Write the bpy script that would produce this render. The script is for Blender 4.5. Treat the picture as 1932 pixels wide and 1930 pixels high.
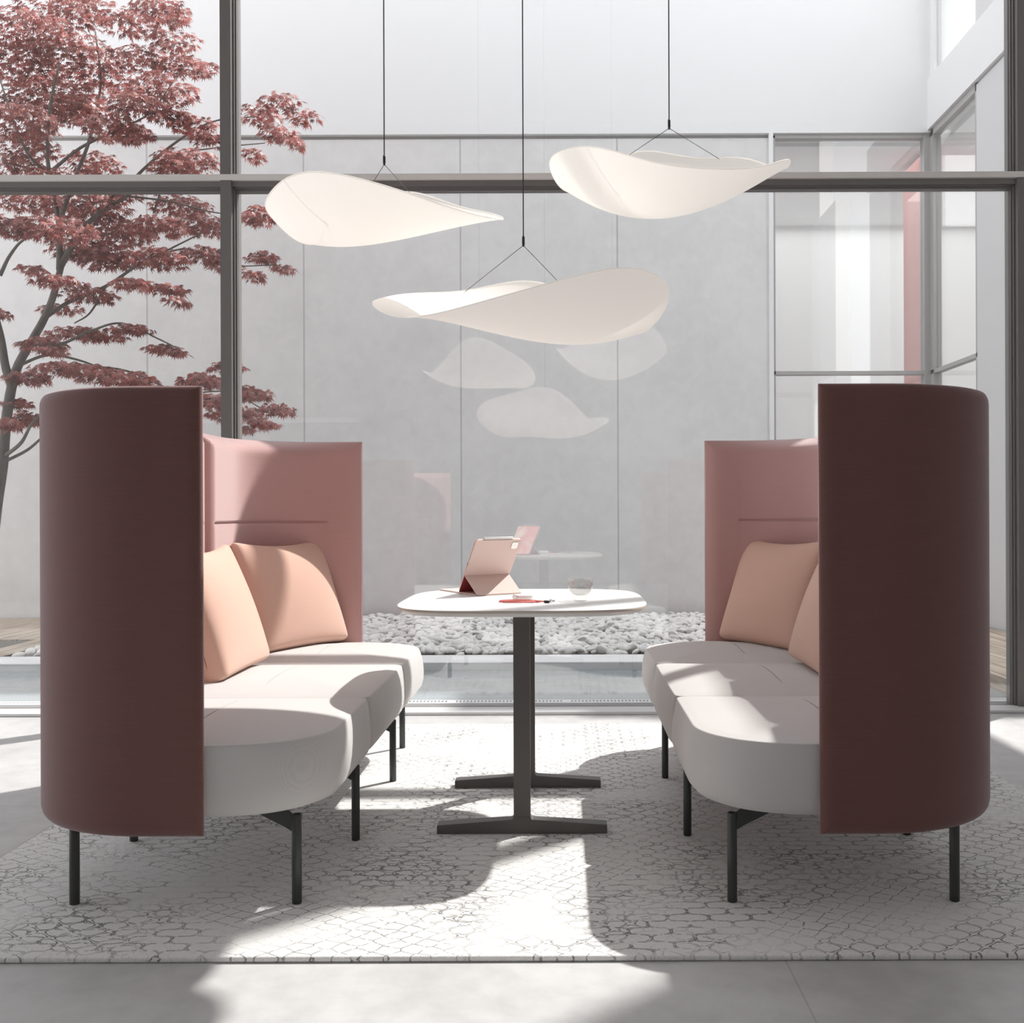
import bpy, bmesh, math, random
from mathutils import Vector, Matrix
import numpy as np

for o in list(bpy.data.objects):
    bpy.data.objects.remove(o)
S = bpy.context.scene
COL = S.collection
PI = math.pi

# ------------------------------------------------------------------ camera, sky, sun, exposure
F_PX, PX0, PY0, CAM_H, ROLL = 1900.0, 1061.0, 966.0, 1.03, 0.0037
cam_data = bpy.data.cameras.new('camera')
cam = bpy.data.objects.new('camera', cam_data)
COL.objects.link(cam)
cam.location = (0, 0, CAM_H)
cam.rotation_euler = (PI / 2, ROLL, 0)
cam_data.sensor_width = 36
cam_data.lens = 36 * F_PX / 1932
cam_data.shift_x = -(PX0 - 966) / 1932
cam_data.shift_y = 0.0005
cam_data.clip_end = 200
S.camera = cam

world = bpy.data.worlds.new('sky')
S.world = world
world.use_nodes = True
wn = world.node_tree.nodes
wn['Background'].inputs[0].default_value = (0.955, 0.965, 1.0, 1)
wn['Background'].inputs[1].default_value = 2.35

sun_d = bpy.data.lights.new('sun', 'SUN')
sun = bpy.data.objects.new('sun', sun_d)
COL.objects.link(sun)
SUN_TRAVEL = Vector((-0.666, -0.588, -1.0)).normalized()
sun.rotation_euler = SUN_TRAVEL.to_track_quat('-Z', 'Y').to_euler()
sun.location = (8, 8, 12)
sun_d.energy = 8.7
sun_d.angle = math.radians(1.0)
sun_d.color = (1.0, 0.965, 0.925)

S.view_settings.view_transform = 'Standard'
S.view_settings.look = 'None'
S.view_settings.gamma = 1
S.view_settings.use_curve_mapping = False
S.view_settings.exposure = 0.0
S.cycles.use_denoising = True
S.cycles.max_bounces = 14
S.cycles.diffuse_bounces = 6
S.cycles.glossy_bounces = 4
S.cycles.transmission_bounces = 10
S.cycles.transparent_max_bounces = 16
S.cycles.caustics_reflective = False
S.cycles.caustics_refractive = False
S.cycles.sample_clamp_indirect = 6


def fill_light(name, loc, sx, sy, energy, rot=(0, 0, 0), color=(1, 1, 1)):
    d = bpy.data.lights.new(name, 'AREA')
    d.shape = 'RECTANGLE'
    d.size, d.size_y, d.energy, d.color = sx, sy, energy, color
    o = bpy.data.objects.new(name, d)
    COL.objects.link(o)
    o.location = loc
    o.rotation_euler = rot
    return o


# added fill lights that brighten the rooms across the courtyard (behind their windows)
fill_light('fill_light_far_room', (4.2, 11.7, 4.70), 4.4, 2.6, 62)
fill_light('fill_light_far_wing', (5.3, 9.0, 4.70), 2.4, 2.4, 65)
fill_light('fill_light_far_upper', (5.2, 11.0, 6.26), 2.6, 3.6, 90)


# ------------------------------------------------------------------ helpers
def unroll(px, py):
    return px - ROLL * (py - PY0), py + ROLL * (px - PX0)


def at(px, py, Y):
    """the world point that lies at depth Y along the sight line measured in the photograph"""
    x, y = unroll(px, py)
    return Vector(((x - PX0) * Y / F_PX, Y, CAM_H + (PY0 - y) * Y / F_PX))


def mesh_obj(name, verts, faces, mat=None, parent=None, smooth=True, uv=None):
    me = bpy.data.meshes.new(name)
    me.from_pydata([tuple(v) for v in verts], [], faces)
    me.update()
    if smooth:
        me.polygons.foreach_set('use_smooth', [True] * len(me.polygons))
    if uv is not None:
        lay = me.uv_layers.new(name='UVMap')
        for l in me.loops:
            lay.data[l.index].uv = uv[l.vertex_index]
    if mat is not None:
        me.materials.append(mat)
    o = bpy.data.objects.new(name, me)
    COL.objects.link(o)
    if parent is not None:
        o.parent = parent
    return o


def bm_obj(name, bm, mat=None, parent=None, smooth=True):
    me = bpy.data.meshes.new(name)
    bmesh.ops.recalc_face_normals(bm, faces=bm.faces)
    bm.to_mesh(me)
    bm.free()
    if smooth:
        me.polygons.foreach_set('use_smooth', [True] * len(me.polygons))
    if mat is not None:
        me.materials.append(mat)
    o = bpy.data.objects.new(name, me)
    COL.objects.link(o)
    if parent is not None:
        o.parent = parent
    return o


def add_box(bm, x0, x1, y0, y1, z0, z1, bevel=0.0, seg=2):
    r = bmesh.ops.create_cube(bm, size=1.0)
    vs = r['verts']
    for v in vs:
        v.co = Vector(((x0 + x1) / 2 + v.co.x * (x1 - x0), (y0 + y1) / 2 + v.co.y * (y1 - y0), (z0 + z1) / 2 + v.co.z * (z1 - z0)))
    if bevel > 0:
        es = set()
        for v in vs:
            es.update(v.link_edges)
        bmesh.ops.bevel(bm, geom=list(es), offset=bevel, segments=seg, affect='EDGES', profile=0.5)


def box_obj(name, x0, x1, y0, y1, z0, z1, mat, parent=None, bevel=0.0, seg=2):
    bm = bmesh.new()
    add_box(bm, x0, x1, y0, y1, z0, z1, bevel, seg)
    return bm_obj(name, bm, mat, parent, smooth=False)


def boxes_obj(name, boxes, mat, parent=None, bevel=0.0):
    bm = bmesh.new()
    for b in boxes:
        add_box(bm, *b, bevel=bevel)
    return bm_obj(name, bm, mat, parent, smooth=False)


def tube(pts, radii, n=10, caps=True):
    """verts, faces of a tube along pts"""
    pts = [Vector(p) for p in pts]
    if not isinstance(radii, (list, tuple)):
        radii = [radii] * len(pts)
    V, Fc = [], []
    up = Vector((0, 0, 1))
    prev = None
    for i, p in enumerate(pts):
        if i == 0:
            t = pts[1] - p
        elif i == len(pts) - 1:
            t = p - pts[i - 1]
        else:
            t = pts[i + 1] - pts[i - 1]
        t.normalize()
        if prev is None:
            a = t.cross(up)
            if a.length < 1e-3:
                a = t.cross(Vector((1, 0, 0)))
            a.normalize()
        else:
            a = prev - t * prev.dot(t)
            a.normalize()
        prev = a
        b = t.cross(a)
        for k in range(n):
            w = 2 * PI * k / n
            V.append(p + (a * math.cos(w) + b * math.sin(w)) * radii[i])
    for i in range(len(pts) - 1):
        for k in range(n):
            k2 = (k + 1) % n
            Fc.append((i * n + k, i * n + k2, (i + 1) * n + k2, (i + 1) * n + k))
    if caps:
        Fc.append(tuple(range(n))[::-1])
        Fc.append(tuple((len(pts) - 1) * n + k for k in range(n)))
    return V, Fc


def tube_obj(name, pts, radii, mat, parent=None, n=10):
    V, Fc = tube(pts, radii, n)
    return mesh_obj(name, V, Fc, mat, parent)


def smooth_line(pts, n=8):
    """Catmull-Rom resampling"""
    P = [Vector(p) for p in pts]
    out = []
    for i in range(len(P) - 1):
        p0 = P[i - 1] if i else P[0] * 2 - P[1]
        p1, p2 = P[i], P[i + 1]
        p3 = P[i + 2] if i + 2 < len(P) else P[-1] * 2 - P[-2]
        for k in range(n):
            t = k / n
            out.append(0.5 * ((2 * p1) + (p2 - p0) * t + (2 * p0 - 5 * p1 + 4 * p2 - p3) * t * t + (3 * p1 - p0 - 3 * p2 + p3) * t ** 3))
    out.append(P[-1])
    return out


def lathe(prof, n=40):
    V, Fc = [], []
    for r, z in prof:
        for k in range(n):
            w = 2 * PI * k / n
            V.append((r * math.cos(w), r * math.sin(w), z))
    for i in range(len(prof) - 1):
        for k in range(n):
            k2 = (k + 1) % n
            Fc.append((i * n + k, i * n + k2, (i + 1) * n + k2, (i + 1) * n + k))
    return V, Fc


def empty(name, loc=(0, 0, 0), rz=0.0):
    o = bpy.data.objects.new(name, None)
    COL.objects.link(o)
    o.empty_display_size = 0.1
    o.location = loc
    o.rotation_euler = (0, 0, rz)
    return o


def tag(o, label=None, cat=None, group=None, kind=None):
    if label:
        o['label'] = label
    if cat:
        o['category'] = cat
    if group:
        o['group'] = group
    if kind:
        o['kind'] = kind
    return o


def struct(o):
    o['kind'] = 'structure'
    return o


def copy_tree(o, parent=None):
    c = o.copy()
    COL.objects.link(c)
    if parent is not None:
        c.parent = parent
    for ch in list(o.children):
        copy_tree(ch, c)
    return c


def bevel_mod(o, w, seg=2, angle=40):
    m = o.modifiers.new('edge', 'BEVEL')
    m.width, m.segments, m.limit_method, m.angle_limit = w, seg, 'ANGLE', math.radians(angle)
    return o


# ------------------------------------------------------------------ materials
class NT:
    """small wrapper for building node trees"""

    def __init__(self, name):
        self.m = bpy.data.materials.new(name)
        self.m.use_nodes = True
        self.t = self.m.node_tree
        self.p = self.t.nodes['Principled BSDF']
        self.out = self.t.nodes['Material Output']

    def n(self, typ, **kw):
        nd = self.t.nodes.new(typ)
        for k, v in kw.items():
            setattr(nd, k, v)
        return nd

    def l(self, a, b):
        self.t.links.new(a, b)

    def val(self, sock, v):
        if isinstance(v, bpy.types.NodeSocket):
            self.l(v, sock)
        else:
            sock.default_value = v

    def math(self, op, a, b=0.0, c=None, clamp=False):
        nd = self.n('ShaderNodeMath', operation=op, use_clamp=clamp)
        self.val(nd.inputs[0], a)
        self.val(nd.inputs[1], b)
        if c is not None:
            self.val(nd.inputs[2], c)
        return nd.outputs[0]

    def mix(self, f, a, b):
        nd = self.n('ShaderNodeMix', data_type='RGBA')
        self.val(nd.inputs[0], f)
        self.val(nd.inputs[6], a)
        self.val(nd.inputs[7], b)
        return nd.outputs[2]

    def noise(self, vec, scale, detail=4, rough=0.55, dist=0.0):
        nd = self.n('ShaderNodeTexNoise')
        self.l(vec, nd.inputs['Vector'])
        nd.inputs['Scale'].default_value = scale
        nd.inputs['Detail'].default_value = detail
        nd.inputs['Roughness'].default_value = rough
        nd.inputs['Distortion'].default_value = dist
        return nd.outputs['Fac']

    def ramp(self, f, lo, hi, smooth=True):
        nd = self.n('ShaderNodeMapRange', interpolation_type='SMOOTHSTEP' if smooth else 'LINEAR')
        self.val(nd.inputs[0], f)
        nd.inputs[1].default_value = lo
        nd.inputs[2].default_value = hi
        return nd.outputs[0]

    def bump(self, h, strength, dist):
        nd = self.n('ShaderNodeBump')
        nd.inputs['Strength'].default_value = strength
        nd.inputs['Distance'].default_value = dist
        self.l(h, nd.inputs['Height'])
        self.l(nd.outputs[0], self.p.inputs['Normal'])

    def obj(self):
        return self.n('ShaderNodeTexCoord').outputs['Object']

    def uv(self):
        return self.n('ShaderNodeTexCoord').outputs['UV']

    def pos(self):
        return self.n('ShaderNodeNewGeometry').outputs['Position']

    def xyz(self, vec):
        nd = self.n('ShaderNodeSeparateXYZ')
        self.l(vec, nd.inputs[0])
        return nd.outputs

    def base(self, c, rough=0.6, metal=0.0, spec=0.5):
        self.val(self.p.inputs['Base Color'], c if isinstance(c, bpy.types.NodeSocket) else (*c, 1))
        self.p.inputs['Roughness'].default_value = rough
        self.p.inputs['Metallic'].default_value = metal
        self.p.inputs['Specular IOR Level'].default_value = spec
        return self


def mat_plain(name, c, rough=0.5, metal=0.0, spec=0.5, var=0.0):
    t = NT(name)
    if var:
        f = t.noise(t.obj(), 6, 4)
        a = tuple(x * (1 - var) for x in c) + (1,)
        b = tuple(min(1, x * (1 + var)) for x in c) + (1,)
        t.base(t.mix(f, a, b), rough, metal, spec)
    else:
        t.base(c, rough, metal, spec)
    return t.m


def mat_weave(name, c1, c2, period=0.0046, sheen=0.35, sheen_tint=(1, 0.9, 0.88), bump=0.25, use_uv=True, streak=0.25):
    t = NT(name)
    vec = t.uv() if use_uv else t.obj()
    X = t.xyz(vec)
    k = 2 * PI / period
    u, v = X[0], X[1]
    if not use_uv:
        u = t.math('MULTIPLY_ADD', X[2], 0.62, X[0])
        v = t.math('MULTIPLY_ADD', X[2], 0.78, X[1])
    a = t.math('SINE', t.math('MULTIPLY', u, k))
    b = t.math('SINE', t.math('MULTIPLY', v, k))
    w = t.math('MULTIPLY_ADD', t.math('MULTIPLY', a, b), 0.5, 0.5)
    # slubs: long irregular threads
    mp = t.n('ShaderNodeMapping')
    mp.inputs['Scale'].default_value = (6, 220, 6) if use_uv else (6, 6, 220)
    t.l(vec, mp.inputs[0])
    sl = t.noise(mp.outputs[0], 1.0, 3)
    f = t.math('MULTIPLY_ADD', t.math('SUBTRACT', sl, 0.5), streak * 2, w, clamp=True)
    t.base(t.mix(f, (*c1, 1), (*c2, 1)), 0.85, 0, 0.2)
    t.p.inputs['Sheen Weight'].default_value = sheen
    t.p.inputs['Sheen Roughness'].default_value = 0.45
    t.p.inputs['Sheen Tint'].default_value = (*sheen_tint, 1)
    t.bump(w, bump, 0.001)
    return t.m


def mat_glass(name, ior=2.08, tint=(0.975, 0.98, 0.98)):
    t = NT(name)
    fr = t.n('ShaderNodeFresnel')
    bf = t.n('ShaderNodeNewGeometry').outputs['Backfacing']
    t.l(t.math('MULTIPLY_ADD', bf, 1 / ior - ior, ior), fr.inputs[0])
    tr = t.n('ShaderNodeBsdfTransparent')
    tr.inputs[0].default_value = (*tint, 1)
    gl = t.n('ShaderNodeBsdfGlossy')
    gl.inputs['Roughness'].default_value = 0.0
    mx = t.n('ShaderNodeMixShader')
    t.l(fr.outputs[0], mx.inputs[0])
    t.l(tr.outputs[0], mx.inputs[1])
    t.l(gl.outputs[0], mx.inputs[2])
    t.l(mx.outputs[0], t.out.inputs[0])
    return t.m


M = {}
M['outer_fabric'] = mat_weave('outer_fabric', (0.092, 0.046, 0.042), (0.25, 0.122, 0.108), 0.0062, 0.5, (1, 0.88, 0.92), 0.3, streak=0.12)
M['inner_fabric'] = mat_weave('inner_fabric', (0.44, 0.262, 0.252), (0.54, 0.325, 0.312), 0.0040, 0.9, (1, 0.95, 0.95), 0.15)
M['seat_fabric'] = mat_weave('seat_fabric', (0.545, 0.527, 0.515), (0.60, 0.583, 0.572), 0.0040, 0.2, (1, 1, 1), 0.12, use_uv=False, streak=0.1)
M['pillow_fabric'] = mat_weave('pillow_fabric', (0.62, 0.395, 0.315), (0.73, 0.485, 0.395), 0.0044, 0.3, (1, 0.9, 0.8), 0.2, use_uv=False, streak=0.08)
M['piping'] = mat_plain('dark_piping', (0.05, 0.03, 0.03), 0.8)
M['leg_metal'] = mat_plain('leg_metal', (0.055, 0.058, 0.056), 0.42, 0.3)
M['table_metal'] = mat_plain('table_metal', (0.125, 0.115, 0.108), 0.45, 0.2)
M['table_white'] = mat_plain('table_white', (0.82, 0.82, 0.81), 0.35)
M['table_edge'] = mat_plain('table_edge', (0.62, 0.56, 0.49), 0.5)
M['frame_metal'] = mat_plain('frame_metal', (0.20, 0.185, 0.178), 0.45, 0.2)
M['far_frame'] = mat_plain('far_frame', (0.42, 0.41, 0.40), 0.5, 0.1)
M['glass'] = mat_glass('window_glass')
M['plaster'] = mat_plain('white_plaster', (0.84, 0.84, 0.84), 0.9, var=0.01)
M['room_wall'] = mat_plain('room_wall', (0.82, 0.81, 0.80), 0.9, var=0.02)
M['sill'] = mat_plain('sill', (0.70, 0.70, 0.70), 0.5)
M['grey_panel'] = mat_plain('grey_panel', (0.66, 0.655, 0.66), 0.7, var=0.02)
M['pink_panel'] = mat_plain('pink_panel', (0.74, 0.42, 0.40), 0.8)
M['black'] = mat_plain('black_rubber', (0.012, 0.012, 0.013), 0.45)
M['white_plastic'] = mat_plain('white_plastic', (0.85, 0.85, 0.84), 0.25)
M['steel'] = mat_plain('steel', (0.6, 0.58, 0.55), 0.25, 1.0)
M['cover_pink'] = mat_plain('cover_pink', (0.70, 0.545, 0.50), 0.75, var=0.02)
M['cover_red'] = mat_plain('cover_lining_red', (0.30, 0.045, 0.05), 0.8)
M['tablet_metal'] = mat_plain('tablet_metal', (0.62, 0.40, 0.36), 0.35, 0.6)
M['cord_red'] = mat_plain('cord_red', (0.62, 0.16, 0.14), 0.7, var=0.25)


def make_concrete():
    t = NT('concrete_panels')
    p = t.pos()
    a = t.noise(p, 0.9, 6, 0.6)
    b = t.noise(p, 7, 6, 0.65, 0.6)
    c = t.math('MULTIPLY_ADD', b, 0.45, t.math('MULTIPLY', a, 0.55))
    col = t.mix(t.ramp(c, 0.3, 0.7), (0.68, 0.67, 0.665, 1), (0.79, 0.78, 0.775, 1))
    X = t.xyz(p)
    # joints between the cast panels
    fx = t.math('PINGPONG', t.math('SUBTRACT', X[0], 0.555), 0.7785)
    ln = t.math('LESS_THAN', fx, 0.008)
    col = t.mix(t.math('MULTIPLY', ln, 0.45), col, (0.2, 0.2, 0.2, 1))
    t.base(col, 0.85, 0, 0.2)
    t.bump(b, 0.15, 0.01)
    return t.m


def make_floor():
    t = NT('polished_concrete')
    p = t.pos()
    a = t.noise(p, 1.3, 6, 0.6, 0.4)
    b = t.noise(p, 14, 5, 0.6)
    c = t.math('MULTIPLY_ADD', b, 0.3, t.math('MULTIPLY', a, 0.7))
    col = t.mix(t.ramp(c, 0.3, 0.68), (0.43, 0.425, 0.425, 1), (0.60, 0.595, 0.59, 1))
    X = t.xyz(p)
    j1 = t.math('LESS_THAN', t.math('PINGPONG', t.math('SUBTRACT', X[0], 0.508), 1.1), 0.0018)
    j2 = t.math('LESS_THAN', t.math('PINGPONG', t.math('SUBTRACT', X[1], 3.55), 1.1), 0.0018)
    col = t.mix(t.math('MULTIPLY', t.math('MAXIMUM', j1, j2), 0.35), col, (0.15, 0.15, 0.15, 1))
    t.base(col, 0.38, 0, 0.35)
    r = t.math('MULTIPLY_ADD', a, 0.3, 0.26)
    t.l(r, t.p.inputs['Roughness'])
    return t.m


def make_rug():
    t = NT('rug_wool')
    p = t.obj()
    # jagged hand-drawn wobble
    wob = t.n('ShaderNodeTexNoise')
    t.l(p, wob.inputs['Vector'])
    wob.inputs['Scale'].default_value = 36
    wob.inputs['Detail'].default_value = 3
    sub = t.n('ShaderNodeVectorMath', operation='SUBTRACT')
    t.l(wob.outputs['Color'], sub.inputs[0])
    sub.inputs[1].default_value = (0.5, 0.5, 0.5)
    sc = t.n('ShaderNodeVectorMath', operation='SCALE')
    t.l(sub.outputs[0], sc.inputs[0])
    sc.inputs['Scale'].default_value = 0.010
    add = t.n('ShaderNodeVectorMath', operation='ADD')
    t.l(p, add.inputs[0])
    t.l(sc.outputs[0], add.inputs[1])
    q = add.outputs[0]
    X = t.xyz(q)
    x, y = X[0], X[1]

    def line(f, w):
        return t.math('SUBTRACT', 1.0, t.ramp(t.math('ABSOLUTE', f), w * 0.55, w), clamp=True)

    # ogee net with doubled lines
    cx = t.math('COSINE', t.math('MULTIPLY', x, 2 * PI / 0.082))
    cy = t.math('COSINE', t.math('MULTIPLY', y, 2 * PI / 0.070))
    s1 = t.math('ADD', cx, cy)
    A = t.math('MAXIMUM', line(t.math('SUBTRACT', s1, 0.30), 0.20), line(t.math('ADD', s1, 0.30), 0.20))
    # stretched honeycomb with an irregular outline
    mp = t.n('ShaderNodeMapping')
    mp.inputs['Scale'].default_value = (21, 27, 0.001)
    mp.inputs['Rotation'].default_value = (0, 0, 0.6)
    t.l(q, mp.inputs[0])
    vo = t.n('ShaderNodeTexVoronoi', feature='DISTANCE_TO_EDGE')
    t.l(mp.outputs[0], vo.inputs['Vector'])
    vo.inputs['Scale'].default_value = 1.0
    vo.inputs['Randomness'].default_value = 0.35
    B = t.math('SUBTRACT', 1.0, t.ramp(vo.outputs['Distance'], 0.020, 0.050), clamp=True)
    # star lattice: two families of bowed diagonals, doubled
    d1 = t.math('ADD', t.math('MULTIPLY', x, 2 * PI / 0.104), t.math('MULTIPLY', y, 2 * PI / 0.080))
    d2 = t.math('SUBTRACT', t.math('MULTIPLY', x, 2 * PI / 0.104), t.math('MULTIPLY', y, 2 * PI / 0.080))
    e1 = t.math('SINE', t.math('MULTIPLY_ADD', t.math('SINE', d2), 0.45, t.math('MULTIPLY', d1, 0.5)))
    e2 = t.math('SINE', t.math('MULTIPLY_ADD', t.math('SINE', d1), 0.45, t.math('MULTIPLY', d2, 0.5)))
    C = t.math('MAXIMUM', t.math('MAXIMUM', line(t.math('SUBTRACT', e1, 0.13), 0.105), line(t.math('ADD', e1, 0.13), 0.105)),
               t.math('MAXIMUM', line(t.math('SUBTRACT', e2, 0.13), 0.105), line(t.math('ADD', e2, 0.13), 0.105)))
    # which net shows where
    n1 = t.noise(p, 1.9, 1, 0.4)
    n2n = t.n('ShaderNodeVectorMath', operation='ADD')
    t.l(p, n2n.inputs[0])
    n2n.inputs[1].default_value = (7.3, 2.1, 0)
    n2 = t.noise(n2n.outputs[0], 1.9, 1, 0.4)
    mA = t.ramp(n1, 0.44, 0.50)
    mC = t.ramp(n2, 0.45, 0.51)
    mB = t.math('SUBTRACT', 1.0, t.math('MAXIMUM', mA, mC), clamp=True)
    L = t.math('MAXIMUM', t.math('MAXIMUM', t.math('MULTIPLY', A, mA), t.math('MULTIPLY', C, mC)), t.math('MULTIPLY', B, t.math('MULTIPLY_ADD', mB, 0.8, 0.12)))
    # worn threads: the line work fades and breaks
    fade = t.ramp(t.noise(p, 3.4, 3, 0.6), 0.34, 0.56)
    brk = t.ramp(t.noise(p, 60, 2, 0.6), 0.36, 0.5)
    L = t.math('MULTIPLY', L, t.math('MULTIPLY', t.math('MULTIPLY_ADD', fade, 0.84, 0.16), brk))
    fine = t.noise(p, 420, 2, 0.7)
    basec = t.mix(t.ramp(fine, 0.3, 0.7), (0.70, 0.69, 0.675, 1), (0.88, 0.87, 0.855, 1))
    col = t.mix(t.math('MULTIPLY', L, 0.80, clamp=True), basec, (0.085, 0.079, 0.075, 1))
    t.base(col, 0.95, 0, 0.1)
    t.p.inputs['Sheen Weight'].default_value = 0.15
    t.bump(fine, 0.45, 0.005)
    return t.m


def make_wood():
    t = NT('deck_wood')
    p = t.pos()
    X = t.xyz(p)
    mp = t.n('ShaderNodeMapping')
    mp.inputs['Scale'].default_value = (9, 0.7, 9)
    t.l(p, mp.inputs[0])
    g = t.noise(mp.outputs[0], 2.0, 6, 0.6, 0.5)
    col = t.mix(t.ramp(g, 0.3, 0.7), (0.33, 0.255, 0.19, 1), (0.56, 0.47, 0.37, 1))
    gap = t.math('LESS_THAN', t.math('PINGPONG', X[0], 0.07), 0.005)
    col = t.mix(t.math('MULTIPLY', gap, 0.8), col, (0.05, 0.04, 0.03, 1))
    t.base(col, 0.65, 0, 0.3)
    return t.m


def make_water():
    t = NT('pool_water')
    p = t.pos()
    t.base((0.27, 0.31, 0.325), 0.06, 0, 0.6)
    t.p.inputs['IOR'].default_value = 1.33
    mp = t.n('ShaderNodeMapping')
    mp.inputs['Scale'].default_value = (1.0, 3.0, 1)
    t.l(p, mp.inputs[0])
    t.bump(t.noise(mp.outputs[0], 2.2, 3), 0.2, 0.03)
    return t.m


def make_grille():
    t = NT('perforated_grille')
    p = t.obj()
    X = t.xyz(p)
    gx = t.math('SUBTRACT', t.math('FRACT', t.math('MULTIPLY', X[0], 1 / 0.0195)), 0.5)
    gy = t.math('MULTIPLY', t.math('SUBTRACT', X[1], 5.46), 1 / 0.085)
    r = t.math('ADD', t.math('POWER', t.math('ABSOLUTE', gx), 2.0), t.math('POWER', t.math('ABSOLUTE', gy), 2.0))
    hole = t.math('LESS_THAN', r, 0.085)
    seg = t.math('GREATER_THAN', t.math('FRACT', t.math('MULTIPLY', X[0], 1 / 0.62)), 0.06)
    t.base(t.mix(t.math('MULTIPLY', hole, seg), (0.72, 0.72, 0.73, 1), (0.06, 0.06, 0.07, 1)), 0.4, 0.0)
    return t.m


def make_pebble(name, c):
    t = NT(name)
    f = t.noise(t.obj(), 9, 3)
    t.base(t.mix(f, tuple(x * 0.82 for x in c) + (1,), c + (1,)), 0.75, 0, 0.3)
    return t.m


def make_leaf(name, c):
    t = NT(name)
    df = t.n('ShaderNodeBsdfDiffuse')
    df.inputs[0].default_value = (*c, 1)
    tl = t.n('ShaderNodeBsdfTranslucent')
    tl.inputs[0].default_value = (min(1, c[0] * 1.25), c[1] * 0.9, c[2] * 0.85, 1)
    gs = t.n('ShaderNodeBsdfGlossy')
    gs.inputs['Roughness'].default_value = 0.45
    gs.inputs[0].default_value = (0.9, 0.85, 0.85, 1)
    m1 = t.n('ShaderNodeMixShader')
    m1.inputs[0].default_value = 0.24
    t.l(df.outputs[0], m1.inputs[1])
    t.l(tl.outputs[0], m1.inputs[2])
    m2 = t.n('ShaderNodeMixShader')
    m2.inputs[0].default_value = 0.05
    t.l(m1.outputs[0], m2.inputs[1])
    t.l(gs.outputs[0], m2.inputs[2])
    t.l(m2.outputs[0], t.out.inputs[0])
    return t.m


def make_bark():
    t = NT('maple_bark')
    mp = t.n('ShaderNodeMapping')
    mp.inputs['Scale'].default_value = (30, 30, 9)
    t.l(t.obj(), mp.inputs[0])
    f = t.noise(mp.outputs[0], 1.0, 5)
    t.base(t.mix(f, (0.04, 0.035, 0.032, 1), (0.26, 0.235, 0.21, 1)), 0.9, 0, 0.2)
    t.bump(f, 0.5, 0.01)
    return t.m


def make_shade():
    t = NT('lamp_fabric')
    X = t.xyz(t.obj())
    w = t.noise(t.obj(), 260, 2)
    c = t.mix(w, (0.80, 0.785, 0.765, 1), (0.88, 0.865, 0.845, 1))
    df = t.n('ShaderNodeBsdfDiffuse')
    tl = t.n('ShaderNodeBsdfTranslucent')
    t.l(c, df.inputs[0])
    t.l(c, tl.inputs[0])
    mx = t.n('ShaderNodeMixShader')
    mx.inputs[0].default_value = 0.36
    t.l(df.outputs[0], mx.inputs[1])
    t.l(tl.outputs[0], mx.inputs[2])
    em = t.n('ShaderNodeEmission')
    em.inputs[0].default_value = (1.0, 0.955, 0.90, 1)
    t.l(t.math('MULTIPLY_ADD', t.n('ShaderNodeNewGeometry').outputs['Backfacing'], 0.0, 0.18), em.inputs[1])
    ad = t.n('ShaderNodeAddShader')
    t.l(mx.outputs[0], ad.inputs[0])
    t.l(em.outputs[0], ad.inputs[1])
    t.l(ad.outputs[0], t.out.inputs[0])
    return t.m


def make_clear(name, tint, ior):
    t = NT(name)
    t.base(tint, 0.0)
    t.p.inputs['Transmission Weight'].default_value = 1.0
    t.p.inputs['IOR'].default_value = ior
    return t.m


def make_screen():
    t = NT('tablet_screen')
    X = t.xyz(t.obj())
    f = t.noise(t.obj(), 9, 2, 0.5, 1.0)
    c = t.mix(t.ramp(f, 0.35, 0.65), (0.85, 0.30, 0.30, 1), (0.95, 0.75, 0.60, 1))
    t.base(c, 0.15)
    t.l(c, t.p.inputs['Emission Color'])
    t.p.inputs['Emission Strength'].default_value = 0.8
    return t.m


M['concrete'] = make_concrete()
M['floor'] = make_floor()
M['rug'] = make_rug()
M['wood'] = make_wood()
M['water'] = make_water()
M['grille'] = make_grille()
M['pebble'] = [make_pebble('pebble_white', (0.93, 0.92, 0.90)), make_pebble('pebble_pale', (0.80, 0.785, 0.76)), make_pebble('pebble_grey', (0.42, 0.41, 0.40))]
M['leaf'] = [make_leaf('leaf_red', (0.36, 0.112, 0.092)), make_leaf('leaf_rose', (0.47, 0.18, 0.16)), make_leaf('leaf_dark', (0.17, 0.052, 0.044)), make_leaf('leaf_pale', (0.55, 0.31, 0.28))]
M['bark'] = make_bark()
M['shade'] = make_shade()
M['cup_glass'] = mat_glass('cup_glass', 1.75, (0.965, 0.96, 0.955))
M['cup_water'] = mat_glass('cup_water', 1.5, (0.90, 0.90, 0.90))
M['screen'] = make_screen()

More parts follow.
